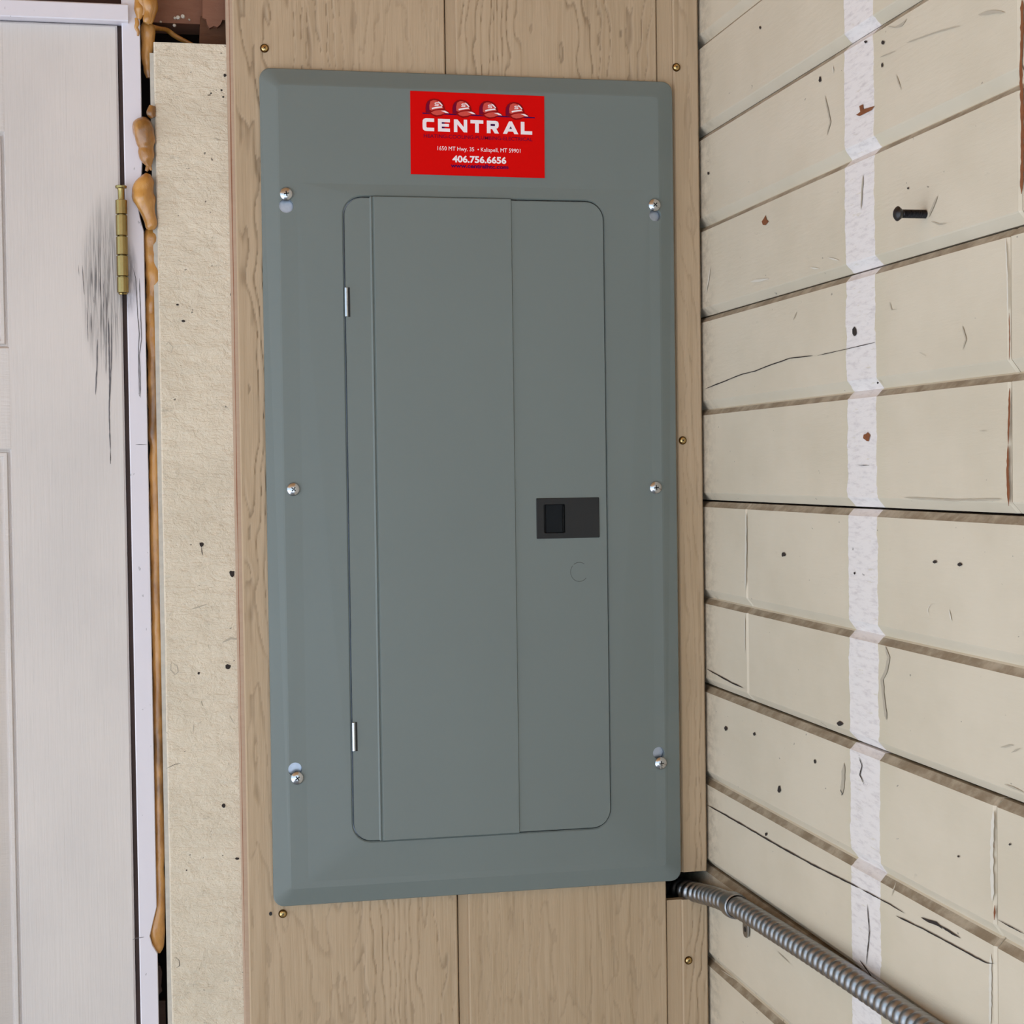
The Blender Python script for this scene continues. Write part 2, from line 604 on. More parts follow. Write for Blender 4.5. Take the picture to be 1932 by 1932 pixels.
strokes('scuff_mark', SCUFF, wr, [
    ([(1710, 36), (1700, 47), (1688, 52), (1675, 50)], 5), ([(1710, 81), (1740, 70), (1775, 58), (1812, 49)], 3), ([(1690, 96), (1660, 108)], 3),
    ([(1846, 28), (1880, 22), (1895, 24)], 8), ([(1768, 370), (1760, 390), (1752, 410)], 4.5), ([(1757, 418), (1772, 424), (1786, 421)], 4),
    ([(1503, 588), (1496, 604)], 3), ([(1678, 570), (1682, 585), (1692, 583)], 3), ([(1815, 615), (1822, 640), (1816, 660)], 4), ([(1735, 665), (1747, 672)], 4),
    ([(1847, 813), (1862, 813)], 2), ([(1706, 939), (1800, 944), (1890, 942)], 4), ([(1670, 1220), (1676, 1240), (1672, 1265), (1663, 1282), (1668, 1330), (1672, 1358)], 6),
    ([(1592, 1440), (1588, 1500), (1586, 1490)], 7), ([(1466, 1795), (1490, 1818)], 2.5), ([(1360, 1830), (1390, 1850)], 2),
    ([(1888, 1410), (1912, 1406)], 6), ([(1908, 1420), (1925, 1412)], 6), ([(1895, 1480), (1920, 1490), (1932, 1496)], 4), ([(1690, 1640+25), (1682, 1690)], 3),
    ([(1556, 180), (1566, 230), (1560, 255)], 3), ([(1628, 330), (1624, 395)], 3), ([(1690, 140), (1700, 170)], 3)], PR)
strokes('dark_smudge', MARK, wr, [
    ([(1738, 1731), (1752, 1738), (1765, 1742), (1778, 1752)], 7), ([(1770, 1744), (1798, 1762), (1812, 1770)], 4), ([(1622, 1812), (1633, 1826), (1648, 1848)], 3),
    ([(1636, 1706), (1640, 1760), (1634, 1820)], 1.8), ([(1620, 1428), (1626, 1445), (1622, 1462), (1630, 1480)], 2.4), ([(1620, 870+8), (1640, 878)], 2)], PR)

# ------------------------------------------------------------ panelled tan siding of the back wall
wb = tag(empty('wall_back', (-.25, .012, FLOOR_Z)), kind='structure')
TOPZ = SLAB_Z
xl = at(455, 966).x
g1a, g1b = at(852, 966).x, at(873, 966).x
g2 = at(1249.5, 966).x
xr = -.0022
zc0, zc1 = at(1300, 1697).z, at(1300, 1645).z          # cut-out where the conduit leaves the wall


def sheet(name, x0, x1, z0, z1, ch=.0012, y0=0., th=.011, mat=SID, relief=True):
    zs_ = [z0]+[z for z in [-.53+.0022*k for k in range(477)] if z0+.001 < z < z1-.001 and relief]+[z1]
    nx = max(2, int((x1-x0)/.0011)) if relief else 2
    xs_ = [x0+ch+(x1-x0-2*ch)*k/(nx-1) for k in range(nx)]
    b = B()
    pitv = []
    rows = []
    for z in zs_:
        row = [(x0, y0+th, z), (x0, y0+ch, z)]
        pv = [0, 0]
        for k, x in enumerate(xs_):
            d, p = emboss(x, z) if relief else (0, 0)
            e = min(1, k/4, (nx-1-k)/4)
            row.append((x, y0-d*e, z))
            pv.append(p*e)
        row += [(x1, y0+ch, z), (x1, y0+th, z)]
        rows.append(row)
        pitv += pv+[0, 0]
    b.rings(rows, smooth=True)
    o = b.make(name, mat, wb)
    at_ = o.data.attributes.new('pit', 'FLOAT', 'POINT')
    at_.data.foreach_set('value', pitv)
    return o


sheet('siding_board', xl, g1a, FLOOR_Z, TOPZ)
sheet('siding_board', g1b, g2-.0004, FLOOR_Z, TOPZ)
sheet('siding_groove', g1a+.0012, g1b+.001, FLOOR_Z, TOPZ, .0002, .0030, .008, relief=False)
sheet('siding_groove', g2+.0006, g2+.0160, zc1, TOPZ, .0002, .0022, .008, relief=False)
sheet('siding_strip', g2+.0160, xr, zc1, TOPZ, .0014)
sheet('siding_groove', g2+.0006, g2+.0150, FLOOR_Z, zc0, .0002, .0022, .008, relief=False)
sheet('siding_strip', g2+.0150, xr, FLOOR_Z, zc0, .0014)
# lapped left edge of the sheet: a primed lip, then a line of bare wood
b = B()
t0, t1 = at(430, 0).x, at(463, 1932).x
lipz = [at(430, 0).z, at(463, 1932).z]
ztop, zbot = TOPZ, FLOOR_Z


def lx(pa, pb, z):
    xa, za = at(pa, 0).x, at(pa, 0).z
    xb, zb = at(pb, 1932).x, at(pb, 1932).z
    return xa+(xb-xa)*(z-za)/(zb-za)


zz = [.72, .45, .2, -.1, -.45, -.8]
b.rings([[(lx(425.5, 461.8, z)+random.uniform(-.0004, .0004), .0050, z), (lx(433, 464.6, z), .0040, z), (lx(433, 464.6, z), .0022, z), (xl+.001, .0018, z), (xl+.001, .011, z), (lx(425.5, 461.8, z), .011, z)] for z in zz], smooth=False)
b.make('siding_edge', LIP, wb)
b = B()
b.rings([[(lx(431.2, 463.6, z)+random.uniform(-.0005, .0005), .0041, z), (lx(433.2, 464.8, z), .0036, z), (lx(433.2, 464.8, z), .0060, z), (lx(431.2, 463.6, z), .0060, z)] for z in [.72-.06*k for k in range(26)]], smooth=False)
b.make('bare_wood_edge', RAW, wb)
b = B()
b.box((-1.9, .24, FLOOR_Z), (.02, .26, TOPZ))
b.make('sheathing', SHADE, wb)
# box walls round the conduit, coloured dark as the shade inside the hole
b = B()
b.box((g2-.03, .014, zc0-.03), (.0, .235, zc0-.002))
b.box((g2-.03, .014, zc1+.004), (.0, .235, zc1+.03))
b.box((g2-.06, .014, zc0-.03), (g2-.03, .235, zc1+.03))
b.make('conduit_hole', SHADE, wb)
# framing seen through the hole above the cream board
b = B()
b.box((at(286, 0).x, .046, at(300, 17).z), (at(384, 0).x, .085, TOPZ))
b.make('framing_board', PINK, wb)
b = B()
b.prism([at(x, y, .052) for x, y in ((288, 10), (384, 14), (384, 28), (374, 32), (366, 27), (350, 36), (330, 33), (312, 38), (288, 36))], (0, .03, 0))
b.make('framing_board', DARKW, wb)
b = B()
b.prism([at(x, y, .030) for x, y in ((381, -160), (428, -160), (428, 36), (424, 38), (420, 37), (416, 46), (410, 51), (403, 49), (395, 53), (391, 46), (389, 36), (382, 34))], (0, .02, 0))
b.make('framing_board', PINK, wb)
b = B()
b.prism([at(x, y, .037) for x, y in ((378, 30), (428, 30), (428, 95), (384, 95), (376, 80))], (0, .02, 0))
b.make('framing_board', wood_mat('brown_old_wood', (112, 74, 50), (84, 52, 34)), wb)
b = B()
for px, py, r in ((336, 33, 4), (345, 31, 4), (330, 34, 2.6), (303, 41, 2), (329, 48, 3), (357, 37, 2)):
    c = at(px, py, .045)
    b.lathe([(-.0018, .0002), (-.001, r*.00045), (.001, r*.0005), (.002, .0002)], c, (.3, 1, .1), 8)
b.make('foam_crumb', CHALK, wb)
b = B()
b.box((at(-500, 0).x, .036, at(100, 14).z), (at(228, 0).x, .05, TOPZ))
b.make('framing_board', DARKW, wb)
# old siding seen down in the gap by the jamb
b = B()
b.prism([at(x, y, .040) for x, y in ((292, 1820), (302, 1822), (306, 1835), (304, 1862), (306, 1870), (299, 1878), (294, 1866))], (0, .01, 0))
b.prism([at(x, y, .045) for x, y in ((300, 1888), (312, 1888), (314, 2000), (300, 2000))], (0, .01, 0))
b.make('framing_board', wood_mat('grey_old_wood', (120, 92, 78), (84, 62, 50)), wb)
spots('screw_hole', SLOT, wb, [spot(510.5, 1724, 3.2, 3.6, rag=.15)], lambda x, y: at(x, y, -.0003))

# ------------------------------------------------------------ door, hinge, jamb
YD, YJ = .016, .012
dr = tag(empty('door_1', (at(239, 966, YD).x-.41, YD+.02, FLOOR_Z)), kind='structure')
dx1 = at(238.5, 966, YD).x
dx0 = dx1-.813
dz1 = at(110, 43, YD).z
dz0 = FLOOR_Z+.012
# raised panels: right-hand column in view
p_r = at(17.5, 655, YD).x
cols = [(p_r-.25, p_r), (dx0+.12, dx0+.12+.25)]
rows = [(at(10, 657, YD).z, at(8, 248, YD).z), (dz0+.20, at(20, 846, YD).z)]
xs = sorted({dx0, dx1-.0018, *[c for q in cols for c in q]})
zs = sorted({dz0, dz1-.0018, *[c for q in rows for c in q]})
b = B()
for i in range(len(xs)-1):
    for k in range(len(zs)-1):
        mx, mz = (xs[i]+xs[i+1])/2, (zs[k]+zs[k+1])/2
        if any(c[0] < mx < c[1] for c in cols) and any(r[0] < mz < r[1] for r in rows):
            continue
        b.poly([(xs[i], YD, zs[k]), (xs[i+1], YD, zs[k]), (xs[i+1], YD, zs[k+1]), (xs[i], YD, zs[k+1])])
b.poly([(dx1-.0018, YD, dz0), (dx1, YD+.0018, dz0), (dx1, YD+.0018, dz1), (dx1-.0018, YD, dz1-.0018)])
b.poly([(dx1, YD+.0018, dz0), (dx1, YD+.044, dz0), (dx1, YD+.044, dz1), (dx1, YD+.0018, dz1)])
b.poly([(dx0, YD, dz1-.0018), (dx1-.0018, YD, dz1-.0018), (dx1, YD+.0018, dz1), (dx0, YD+.0018, dz1)])
b.poly([(dx0, YD+.0018, dz1), (dx1, YD+.0018, dz1), (dx1, YD+.044, dz1), (dx0, YD+.044, dz1)])
b.poly([(dx0, YD, dz0), (dx0, YD, dz1), (dx0, YD+.044, dz1), (dx0, YD+.044, dz0)])
b.poly([(dx0, YD+.044, dz0), (dx0, YD+.044, dz1), (dx1, YD+.044, dz1), (dx1, YD+.044, dz0)])
b.make('door_slab', DOOR, dr)
for c in cols:
    for r in rows:
        b = B()
        rr = []
        for off, dep in ((0, 0), (.0020, .0042), (.0034, .0042), (.0042, .0012), (.0068, .0012), (.0078, .0040), (.0092, .0040), (.022, .0004), (.03, .0002)):
            rr.append([(c[0]+off, YD+dep, r[0]+off), (c[1]-off, YD+dep, r[0]+off), (c[1]-off, YD+dep, r[1]-off), (c[0]+off, YD+dep, r[1]-off)])
        b.rings(rr, smooth=False, caps=False)
        b.poly(rr[-1])
        b.make('door_panel', DOOR, dr)
PD = lambda x, y: at(x, y, YD-.0003)
strokes('drip_stain', GRIME, dr, [
    ([(204, 600), (206, 660), (207, 720), (206, 780), (208, 850)], 2.6), ([(211, 610), (210, 680), (207, 760)], 2.0), ([(201, 560), (200, 640), (200, 705)], 1.6),
    ([(184, 640), (183, 690), (180, 745)], 2.6), ([(171, 590), (172, 628)], 1.8), ([(164, 580), (166, 645)], 1.2), ([(148, 500), (149, 520)], 1.2), ([(155, 500), (159, 556)], 1.5),
    ([(195, 650), (194, 660)], 2), ([(176, 560), (177, 572)], 2), ([(219, 590), (220, 600)], 2), ([(188, 520), (189, 560)], 1.4), ([(196, 525), (196, 590)], 1.5), ([(181, 505), (181, 552)], 1.3), ([(172, 505), (173, 540)], 1.6)], PD)
strokes('drip_stain', MARK, dr, [([(208, 848), (208.5, 872)], 2.4), ([(208, 866), (208.6, 875)], 4.5), ([(177, 566), (178, 571)], 2)], PD)

hx = at(230.5, 465, .006)
hg = empty('hinge', (hx.x, hx.y, at(232, 553, .006).z))
hg.parent = dr
hg.location = Vector((hx.x, .006, at(232, 553, .006).z))-dr.location
HX, HY = at(230.4, 465, .006).x, .006
zk = [at(232, y, .006).z for y in (376.5, 405.3, 446, 482, 522, 553.5)]
for k in range(5):
    a, c = zk[k+1]+.0004, zk[k]-.0004
    b = B()
    b.lathe([(0, .0046), (.0004, .0052), (c-a-.0004, .0052), (c-a, .0046)], (HX, HY, a), (0, 0, 1), 24)
    b.make('knuckle', BRASS, hg)
b = B()
zt = at(230, 350, .006).z
b.lathe([(zk[5]-.0012, .0035), (zk[5], .0042), (zk[5]+.001, .0028), (zk[0]+.001, .0028), (zt-.0042, .0030), (zt-.003, .0034), (zt-.0024, .0050), (zt-.0006, .0052), (zt, .0044)], (HX, HY, 0), (0, 0, 1), 20)
b.make('hinge_pin', BRASS, hg)
b = B()
b.box((HX-.004, .0105, zk[5]), (HX+.004, .0135, zk[0]))
b.make('hinge_leaf', BRASS, hg)
jx0, jx1 = at(247, 966, YJ).x, at(281.5, 966, YJ).x
b = B()
b.box((dx1+.0004, .0225, FLOOR_Z), (jx0+.001, .06, dz1+.006))
b.box((dx0, .0225, dz1+.0003), (jx0+.001, .06, at(110, 15, .0225).z))  # dark strip painted as the shadow in the gap over the door
tag(b.make('gap_shade_strip', GAPM), kind='structure')

jz1 = at(240, -200, YJ).z
b = B()
# right edge is pushed out round the foam bulges
edge = [(281.5, 1730-20), (277, 1745), (275, 1770), (281.5, 1796)]
zsamp = [FLOOR_Z, at(290, 1800, YJ).z, at(290, 1783, YJ).z, at(290, 1766, YJ).z, at(290, 1740, YJ).z, at(290, 1712, YJ).z, at(280, 900, YJ).z, at(270, 436, YJ).z, at(266, 410, YJ).z, at(262, 375, YJ).z, at(265, 340, YJ).z, at(264, 330, YJ).z, at(264, 300, YJ).z, jz1]
dxs = [0, 0, -.0045, -.0065, -.0035, 0, 0, 0, -.003, -.0055, -.003, -.001, 0, 0]
rr = [[(jx0, YJ+.03, z), (jx0, YJ+.001, z), (jx0+.001, YJ, z), (jx1+d-.0006, YJ, z), (jx1+d, YJ+.0008, z), (jx1+d, YJ+.03, z)] for z, d in zip(zsamp, dxs)]
b.rings(rr, smooth=False)
tag(b.make('trim_1', JAMB), kind='structure')
PJ = lambda x, y: at(x, y, YJ-.0003)
j1 = bpy.data.objects['trim_1']
strokes('drip_stain', GRIME, j1, [
    ([(251, 505), (256, 525), (258, 560), (260, 600), (263, 630), (261, 660), (262, 700), (263, 748)], 2.0),
    ([(263, 525), (264, 560), (266, 610), (267, 640), (263, 670), (265, 720), (265, 748)], 1.8), ([(262, 742), (265, 750)], 4), ([(256, 838.6), (278, 839)], 1.6),
    ([(250, 1773), (258, 1770), (272, 1768)], 2.0)], PJ)
b = B()
a0, a1 = at(-400, 966, .004), at(241.5, 25, .004)
ht, hb = at(120, 2.5, .004).z, at(120, 35, .004).z
pr = [(.004, hb+.001), (.005, hb), (.05, hb), (.05, ht), (.005, ht), (.004, ht-.001)]
b.rings([[(a0.x, y, z) for y, z in pr], [(a1.x, y, z) for y, z in pr]], smooth=False)
tag(b.make('trim_2', JAMB), kind='structure')

# rough cream board, narrow grey strip behind its left edge
bx0, bx1 = at(306.5, 966, .008).x, at(456, 966, .008).x
bz1 = at(355, 81.5, .008).z
b = B()
N = 46
rr = []
for k in range(N+1):
    z = FLOOR_Z+(bz1-FLOOR_Z)*k/N
    e = random.uniform(-.0003, .0003)
    rr.append([(bx0+e, .03, z), (bx0+e, .0092, z), (bx0+e+.0012, .008, z), (bx1, .008, z), (bx1, .03, z)])
b.rings(rr, smooth=False)
t3 = tag(b.make('trim_3', BOARD), kind='structure')
PB = lambda x, y: at(x, y, .0077)
spots('nail_hole', MARK, t3, [spot(380, 1027, 4, 4.5), spot(437.5, 1082, 5, 6), spot(422, 1520, 3.6, 4.2, rag=.08), spot(430, 1258, 6, 6), spot(375, 1270, 2.4, 2.6), spot(335, 575, 3, 2), spot(346, 606, 4, 2.2),
                              spot(424, 142, 3, 3), spot(436, 556, 2, 3), spot(398, 176, 1.6, 1.6), spot(418, 170, 2, 2), spot(421, 183, 2, 2), spot(448, 1620, 4, 2.4), spot(352, 1642, 1.5, 1.5)], PB)
strokes('nail_hole', MARK, t3, [([(380, 1030), (381, 1042), (383, 1048)], 2.6), ([(454, 1312), (455, 1338)], 3.4), ([(379, 1322), (383, 1332)], 3), ([(314, 1450), (330, 1442), (341, 1440)], 1.6), ([(331, 1806), (338, 1812), (339, 1822), (333, 1826)], 2.2)], PB)
strokes('scuff_mark', SCUFF, t3, [([(420, 1212), (436, 1204), (450, 1206)], 7), ([(424, 1248), (434, 1252)], 9), ([(393, 1215), (395, 1224)], 5), ([(372, 1142), (380, 1150)], 4), ([(360, 1150), (390, 1140)], 3),
                                  ([(366, 1366), (364, 1384)], 3), ([(323, 1250), (334, 1256), (336, 1268), (330, 1273), (322, 1264), (323, 1250)], 2), ([(433, 1350), (442, 1366)], 2.5), ([(310, 655), (318, 645), (326, 655), (322, 667)], 2.5),
                                  ([(336, 490), (342, 494)], 6), ([(345, 337), (350, 345)], 7), ([(330, 212), (336, 222)], 4), ([(400, 260), (418, 264)], 3)], PB)
b = B()
s0 = at(298.5, 966, .014).x
b.box((s0, .014, FLOOR_Z), (bx0+.003, .028, at(290, 100, .014).z))
tag(b.make('trim_4', STRIP), kind='structure')
b = B()
z_a, z_b = at(299, 560, .012).z, at(297, 290, .012).z
b.prism([at(x, y, .0085) for x, y in ((298, 292), (302, 296), (301, 310), (303, 322), (300, 336), (304, 345), (300, 360), (297, 372), (296, 330))], (0, .004, 0))
b.make('paint_flake', simple('red_flake', (120, 36, 30), .7), t3)


# ------------------------------------------------------------ expanding foam in the gap
def foam(name, label, pts, y=.016, flat=.9, jit=.28, extra=()):
    base = at(pts[0][0], pts[0][1], y)
    o = empty(name, at(pts[-1][0], pts[-1][1], y))
    tag(o, label, 'foam')
    sc = .000485
    def put(nm, pp, j, yy):
        path = catmull([tuple(at(p[0], p[1], p[3] if len(p) > 3 else yy))+(p[2]*sc,) for p in pp], 5) if 0 else None
        P3 = catmull([at(p[0], p[1], p[3] if len(p) > 3 else yy) for p in pp], 5)
        R = catmull([Vector((p[2]*sc, 0, 0)) for p in pp], 5)
        b = B()
        b.tube(P3, [max(.0003, r.x) for r in R], 18, flat=flat, jit=j)
        return b.make(nm, FOAM, o)
    put('foam_body', pts, jit, y)
    for e in extra:
        put('foam_lobe', e, jit, y)
    return o


foam('foam_bead', 'long glossy amber foam bead running down the gap beside the white jamb',
     [(284, 432, 10), (285, 440, 14), (287, 470, 14.5), (288, 500, 13.5), (290, 520, 15), (289, 545, 13), (286, 575, 11), (285, 590, 10), (286, 600, 11), (288, 640, 11), (289, 700, 11), (290, 760, 11), (291, 820, 11.5), (292, 850, 10.5), (293, 900, 11), (294, 1000, 11), (295, 1100, 10.5), (296, 1180, 10), (297, 1200, 10.5), (298, 1300, 10),
      (298, 1380, 9), (299, 1390, 9.5), (300, 1500, 9.5), (301, 1620, 9), (302, 1680, 9), (300, 1715, 11), (297, 1745, 13.5), (297, 1770, 13), (299, 1788, 10), (301, 1798, 2)], y=.020)
foam('foam_blob', 'round tan foam blob with a knobbly tail, upper of the two bulging over the jamb',
     [(273, 221, 4), (272, 229, 15), (271, 243, 20), (272, 257, 20), (274, 270, 16.5), (275, 279, 13), (275, 288, 14), (277, 299, 13), (280, 308, 9), (281, 314, 5)], y=.008,
     extra=[[(281, 309, 5), (278, 318, 4), (276, 323, 2.6)], [(281, 309, 4), (284, 318, 3), (286, 321, 2)], [(287, 200, 6), (285, 213, 9), (289, 222, 6)]])
foam('foam_blob', 'pear shaped foam blob just right of the door hinge',
     [(279, 328, 5), (276, 338, 13), (272, 355, 18), (270, 370, 20.5), (273, 385, 18), (278, 400, 14), (283, 415, 12), (285, 428, 11), (286, 434, 6)], y=.009)
foam('foam_lump', 'crinkled orange foam lump at the end of the white trim above the door',
     [(277, -30, 13), (277, -8, 13), (280, 8, 12), (283, 22, 11), (279, 36, 10), (276, 44, 5)], y=.012, jit=.5,
     extra=[[(258, -20, 8), (259, 4, 7), (262, 16, 10), (263, 26, 9), (262, 36, 4)], [(267, 0, 10), (272, 14, 8), (270, 30, 6)], [(288, -4, 8), (288, 16, 9), (286, 34, 8), (282, 44, 4)],
            [(257, 34, 3), (259, 44, 3.5), (257, 52, 3), (261, 60, 3), (260, 68, 1.5)]])
foam('foam_drip', 'smooth shiny foam drip behind the top corner of the cream board',
     [(277, 42, 8), (278, 52, 13.5), (279, 70, 13), (278, 90, 11.5), (277, 110, 10), (279, 124, 9), (280, 136, 9), (281, 147, 5)], y=.024, jit=.12,
     extra=[[(282, 52, 8, .030), (300, 54, 5, .038), (315, 57, 5, .046), (330, 68, 5, .05), (350, 78, 4, .052), (368, 85, 2, .052)]])

# ------------------------------------------------------------ electrical panel
W, H = .3872, .760
PC = Vector((-.030-W/2, 0, 0))
pan = tag(empty('electrical_panel', (PC.x, 0, PC.z-H/2)), 'grey steel electrical breaker panel screwed to the tan siding', 'electrical panel')


def rrect(x0, x1, z0, z1, r, y, n=8):
    out = []
    for cx, cz, a0 in ((x1-r, z1-r, 0), (x0+r, z1-r, 90), (x0+r, z0+r, 180), (x1-r, z0+r, 270)):
        for k in range(n+1):
            a = math.radians(a0+90*k/n)
            out.append((cx+r*math.cos(a), y, cz+r*math.sin(a)))
    return out


X0, X1, Z0, Z1 = PC.x-W/2, PC.x+W/2, PC.z-H/2, PC.z+H/2
YF, YS = -.0092, -.0103
dpx = dict(l=at(650.5+8, 966, YS).x, r=at(1143.5, 966, YS).x, t=at(890, 377, YS).z, bb=at(900, 1574, YS).z)
hl, hr, ht_, hb_ = dpx['l']-.001, dpx['r']+.001, dpx['t']+.0012, dpx['bb']-.001
rl, rrt, rt_, rb_ = at(576, 1300, YF).x, at(1232, 966, YF).x, at(890, 352, YF).z, at(890, 1645, YF).z
def yfl(z):
    return -.0090-.0008*(z-PC.z)/.38


R = .010
ringsF = [rrect(X0, X1, Z0, Z1, R, -.0005), rrect(X0, X1, Z0, Z1, R, -.0042), rrect(X0+.0008, X1-.0008, Z0+.0008, Z1-.0008, R, -.0052),
          rrect(X0+.0145, X1-.0145, Z0+.0145, Z1-.0145, .004, YF+.0003), rrect(X0+.0160, X1-.0160, Z0+.0160, Z1-.0160, .0035, YF),
          rrect(rl, rrt, rb_, rt_, .003, YF), rrect(hl-.0012, hr+.0012, hb_-.0012, ht_+.0012, .0185, YS), rrect(hl, hr, hb_, ht_, .0175, YS+.0008), rrect(hl, hr, hb_, ht_, .0175, -.0052),
          rrect(X0+.02, X1-.02, Z0+.02, Z1-.02, .004, -.0050), rrect(X0+.002, X1-.002, Z0+.002, Z1-.002, R, -.0005)]
for k in (3, 4, 5):
    ringsF[k] = [(x, yfl(z)+(.0003 if k == 3 else 0), z) for x, y, z in ringsF[k]]
b = B()
b.rings(ringsF, loop=True, smooth=False)
cover = b.make('cover', GREY, pan)
scr = [(540, 366, 0), (1234.5, 387, 0), (553.5, 923, 2), (1237, 920, 2), (561, 1468, 1), (1247, 1440, 1)]
key = [(540, 388, 13.5), (1236, 406, 12), None, None, (557, 1452, 13.0), (1243.5, 1421, 12)]
cut = B()
for k in key:
    if k:
        c = at(k[0], k[1], YF)
        cut.lathe([(-.02, k[2]*.000485), (.02, k[2]*.000485)], c, (0, 1, 0), 24)
co = cut.make('cutter', GREY, pan)
md = cover.modifiers.new('holes', 'BOOLEAN')
md.object = co
md.solver = 'EXACT'
dg = bpy.context.evaluated_depsgraph_get()
me = bpy.data.meshes.new_from_object(cover.evaluated_get(dg))
cover.modifiers.clear()
cover.data = me
bpy.data.objects.remove(co)
b = B()
b.rings([rrect(X0+.004, X1-.004, Z0+.004, Z1-.004, .004, -.0003), rrect(X0+.004, X1-.004, Z0+.004, Z1-.004, .004, -.0030)], smooth=False)
b.make('box_flange', ZPLATE, pan)
for k, s in enumerate(scr):
    c = at(s[0], s[1], YF)
    c.y = yfl(c.z)
    b = B()
    r = .0061
    b.lathe([(-.004, .0025), (.0002, .0026), (.0002, r*.97), (.0008, r), (.0016, r*.93), (.0026, r*.72), (.0031, r*.42), (.0032, .0004)], c, (0, -1, 0), 28)
    o = b.make('screw', ZINC, pan)
    b = B()
    a = random.uniform(0, 1.5)
    for q in (0, math.pi/2):
        u = Vector((math.cos(a+q), 0, math.sin(a+q)))
        v = Vector((-math.sin(a+q), 0, math.cos(a+q)))
        c2 = c+Vector((0, -.0024, 0))
        b.prism([c2+u*.0024+v*.0005, c2-u*.0024+v*.0005, c2-u*.0024-v*.0005, c2+u*.0024-v*.0005], (0, -.0008, 0))
    b.make('slot', SLOT, o)
    if s[2] == 2:
        continue
# door of the panel: a left leaf, a raised middle, a right leaf
dl, drr, dt, db = dpx['l'], dpx['r'], dpx['t'], dpx['bb']
c1, c2, c3 = at(707.5, 966, YS).x, at(713.5, 966, YS).x, at(971, 966, YS).x
YL, YM = -.0118, -.0132
cols_ = []


def span(x):
    r = .0165
    d = 0
    if x < dl+r:
        d = r-math.sqrt(max(0, r*r-(dl+r-x)**2))
    if x > drr-r:
        d = r-math.sqrt(max(0, r*r-(x-drr+r)**2))
    return db+d, dt-d


arc = [.0165*(1-math.cos(math.radians(a))) for a in range(0, 91, 9)]
lx0, lx1 = at(1012, 978, YL).x, at(1130.5, 978, YL).x
lz0, lz1 = at(1070, 1015.3, YL).z, at(1070, 939.3, YL).z
k0, k1 = at(1025.5, 978, YL).x, at(1066, 978, YL).x
kz0, kz1 = at(1046, 1006, YL).z, at(1046, 951.5, YL).z
xsd = [(dl+a, YL) for a in arc]+[(c1-.0010, YL), (c1+.0002, YL-.0008), (c1+.0008, YL-.0008), (c1+.0014, YL+.0004), (c1+.0019, YL+.0004), (c2+.0004, YM), (c3-.0003, YM), (c3+.0006, YL), (k0-.001, YL), (k1+.001, YL)]+[(drr-a, YL) for a in arc[::-1]]
b = B()
fr, bk, ed = [], [], []
for x, y in xsd:
    lo, hi = span(x)
    mid_ = c1 < x < c3+.0003
    e = .0012 if mid_ else 0
    fr.append(((x, y, lo-e*.4+.0006), (x, y, hi+e-.0006)))
    ed.append(((x, y+.0008, lo-e*.4), (x, y+.0008, hi+e)))
    bk.append(((x, -.0060, lo-e*.4), (x, -.0060, hi+e)))
for i in range(len(xsd)-1):
    if abs(xsd[i][0]-(k0-.001)) < 1e-6:      # opening behind the latch pocket
        for z_lo, z_hi in ((fr[i][0][2], kz0-.001), (kz1+.001, fr[i][1][2])):
            b.poly([(xsd[i][0], YL, z_lo), (xsd[i+1][0], YL, z_lo), (xsd[i+1][0], YL, z_hi), (xsd[i][0], YL, z_hi)])
    else:
        b.poly([fr[i][0], fr[i+1][0], fr[i+1][1], fr[i][1]])
    for q in (0, 1):
        b.poly([fr[i][q], fr[i+1][q], ed[i+1][q], ed[i][q]])
        b.poly([ed[i][q], ed[i+1][q], bk[i+1][q], bk[i][q]])
for k in (0, -1):
    b.poly([fr[k][0], fr[k][1], ed[k][1], ed[k][0]])
    b.poly([ed[k][0], ed[k][1], bk[k][1], bk[k][0]])
pdoor = b.make('door', GREY, pan)
for py in (570, 1390):
    ph = at(653.3 if py < 900 else 667.3, py, YL)
    ph.x = at(653.5 if py < 900 else 667.5, py, YL).x
    b = B()
    hh = 27.5*.000485
    b.lathe([(-hh, .0014), (-hh+.0004, .0018), (hh-.0004, .0018), (hh, .0014)], ph+Vector((0, -.0002, 0)), (0, 0, 1), 20)
    b.make('hinge', ZINC, pdoor)
    b = B()
    b.box((ph.x+.0016, YL-.0001, ph.z-hh), (ph.x+.0034, YL+.0006, ph.z+hh))
    b.make('hinge_slot', SLOT, pdoor)
# black latch plate
lx0, lx1 = at(1012, 978, YL).x, at(1130.5, 978, YL).x
lz0, lz1 = at(1070, 1015.3, YL).z, at(1070, 939.3, YL).z
k0, k1 = at(1025.5, 978, YL).x, at(1066, 978, YL).x
kz0, kz1 = at(1046, 1006, YL).z, at(1046, 951.5, YL).z
yb, yf = YL+.002, YL-.0010
b = B()
A = rrect(lx0, lx1, lz0, lz1, .0006, yb, 3)
A2 = rrect(lx0, lx1, lz0, lz1, .0006, yf+.0004, 3)
A3 = rrect(lx0+.0005, lx1-.0005, lz0+.0005, lz1-.0005, .0006, yf, 3)
K1 = rrect(k0, k1, kz0, kz1, .0012, yf, 3)
K2 = rrect(k0+.0004, k1-.0004, kz0+.0004, kz1-.0004, .0012, yf+.0045, 3)
b.rings([A, A2, A3, K1, K2], smooth=False, caps=False)
la = b.make('latch_plate', PLAST, pdoor)
b = B()
b.poly(K2)
b.prism([(k1-.0024, yf+.0008, kz0+.0016), (k1-.0010, yf+.0008, kz0+.0016), (k1-.0010, yf+.0008, kz1-.0016), (k1-.0024, yf+.0008, kz1-.0016)], (0, .0037, 0))
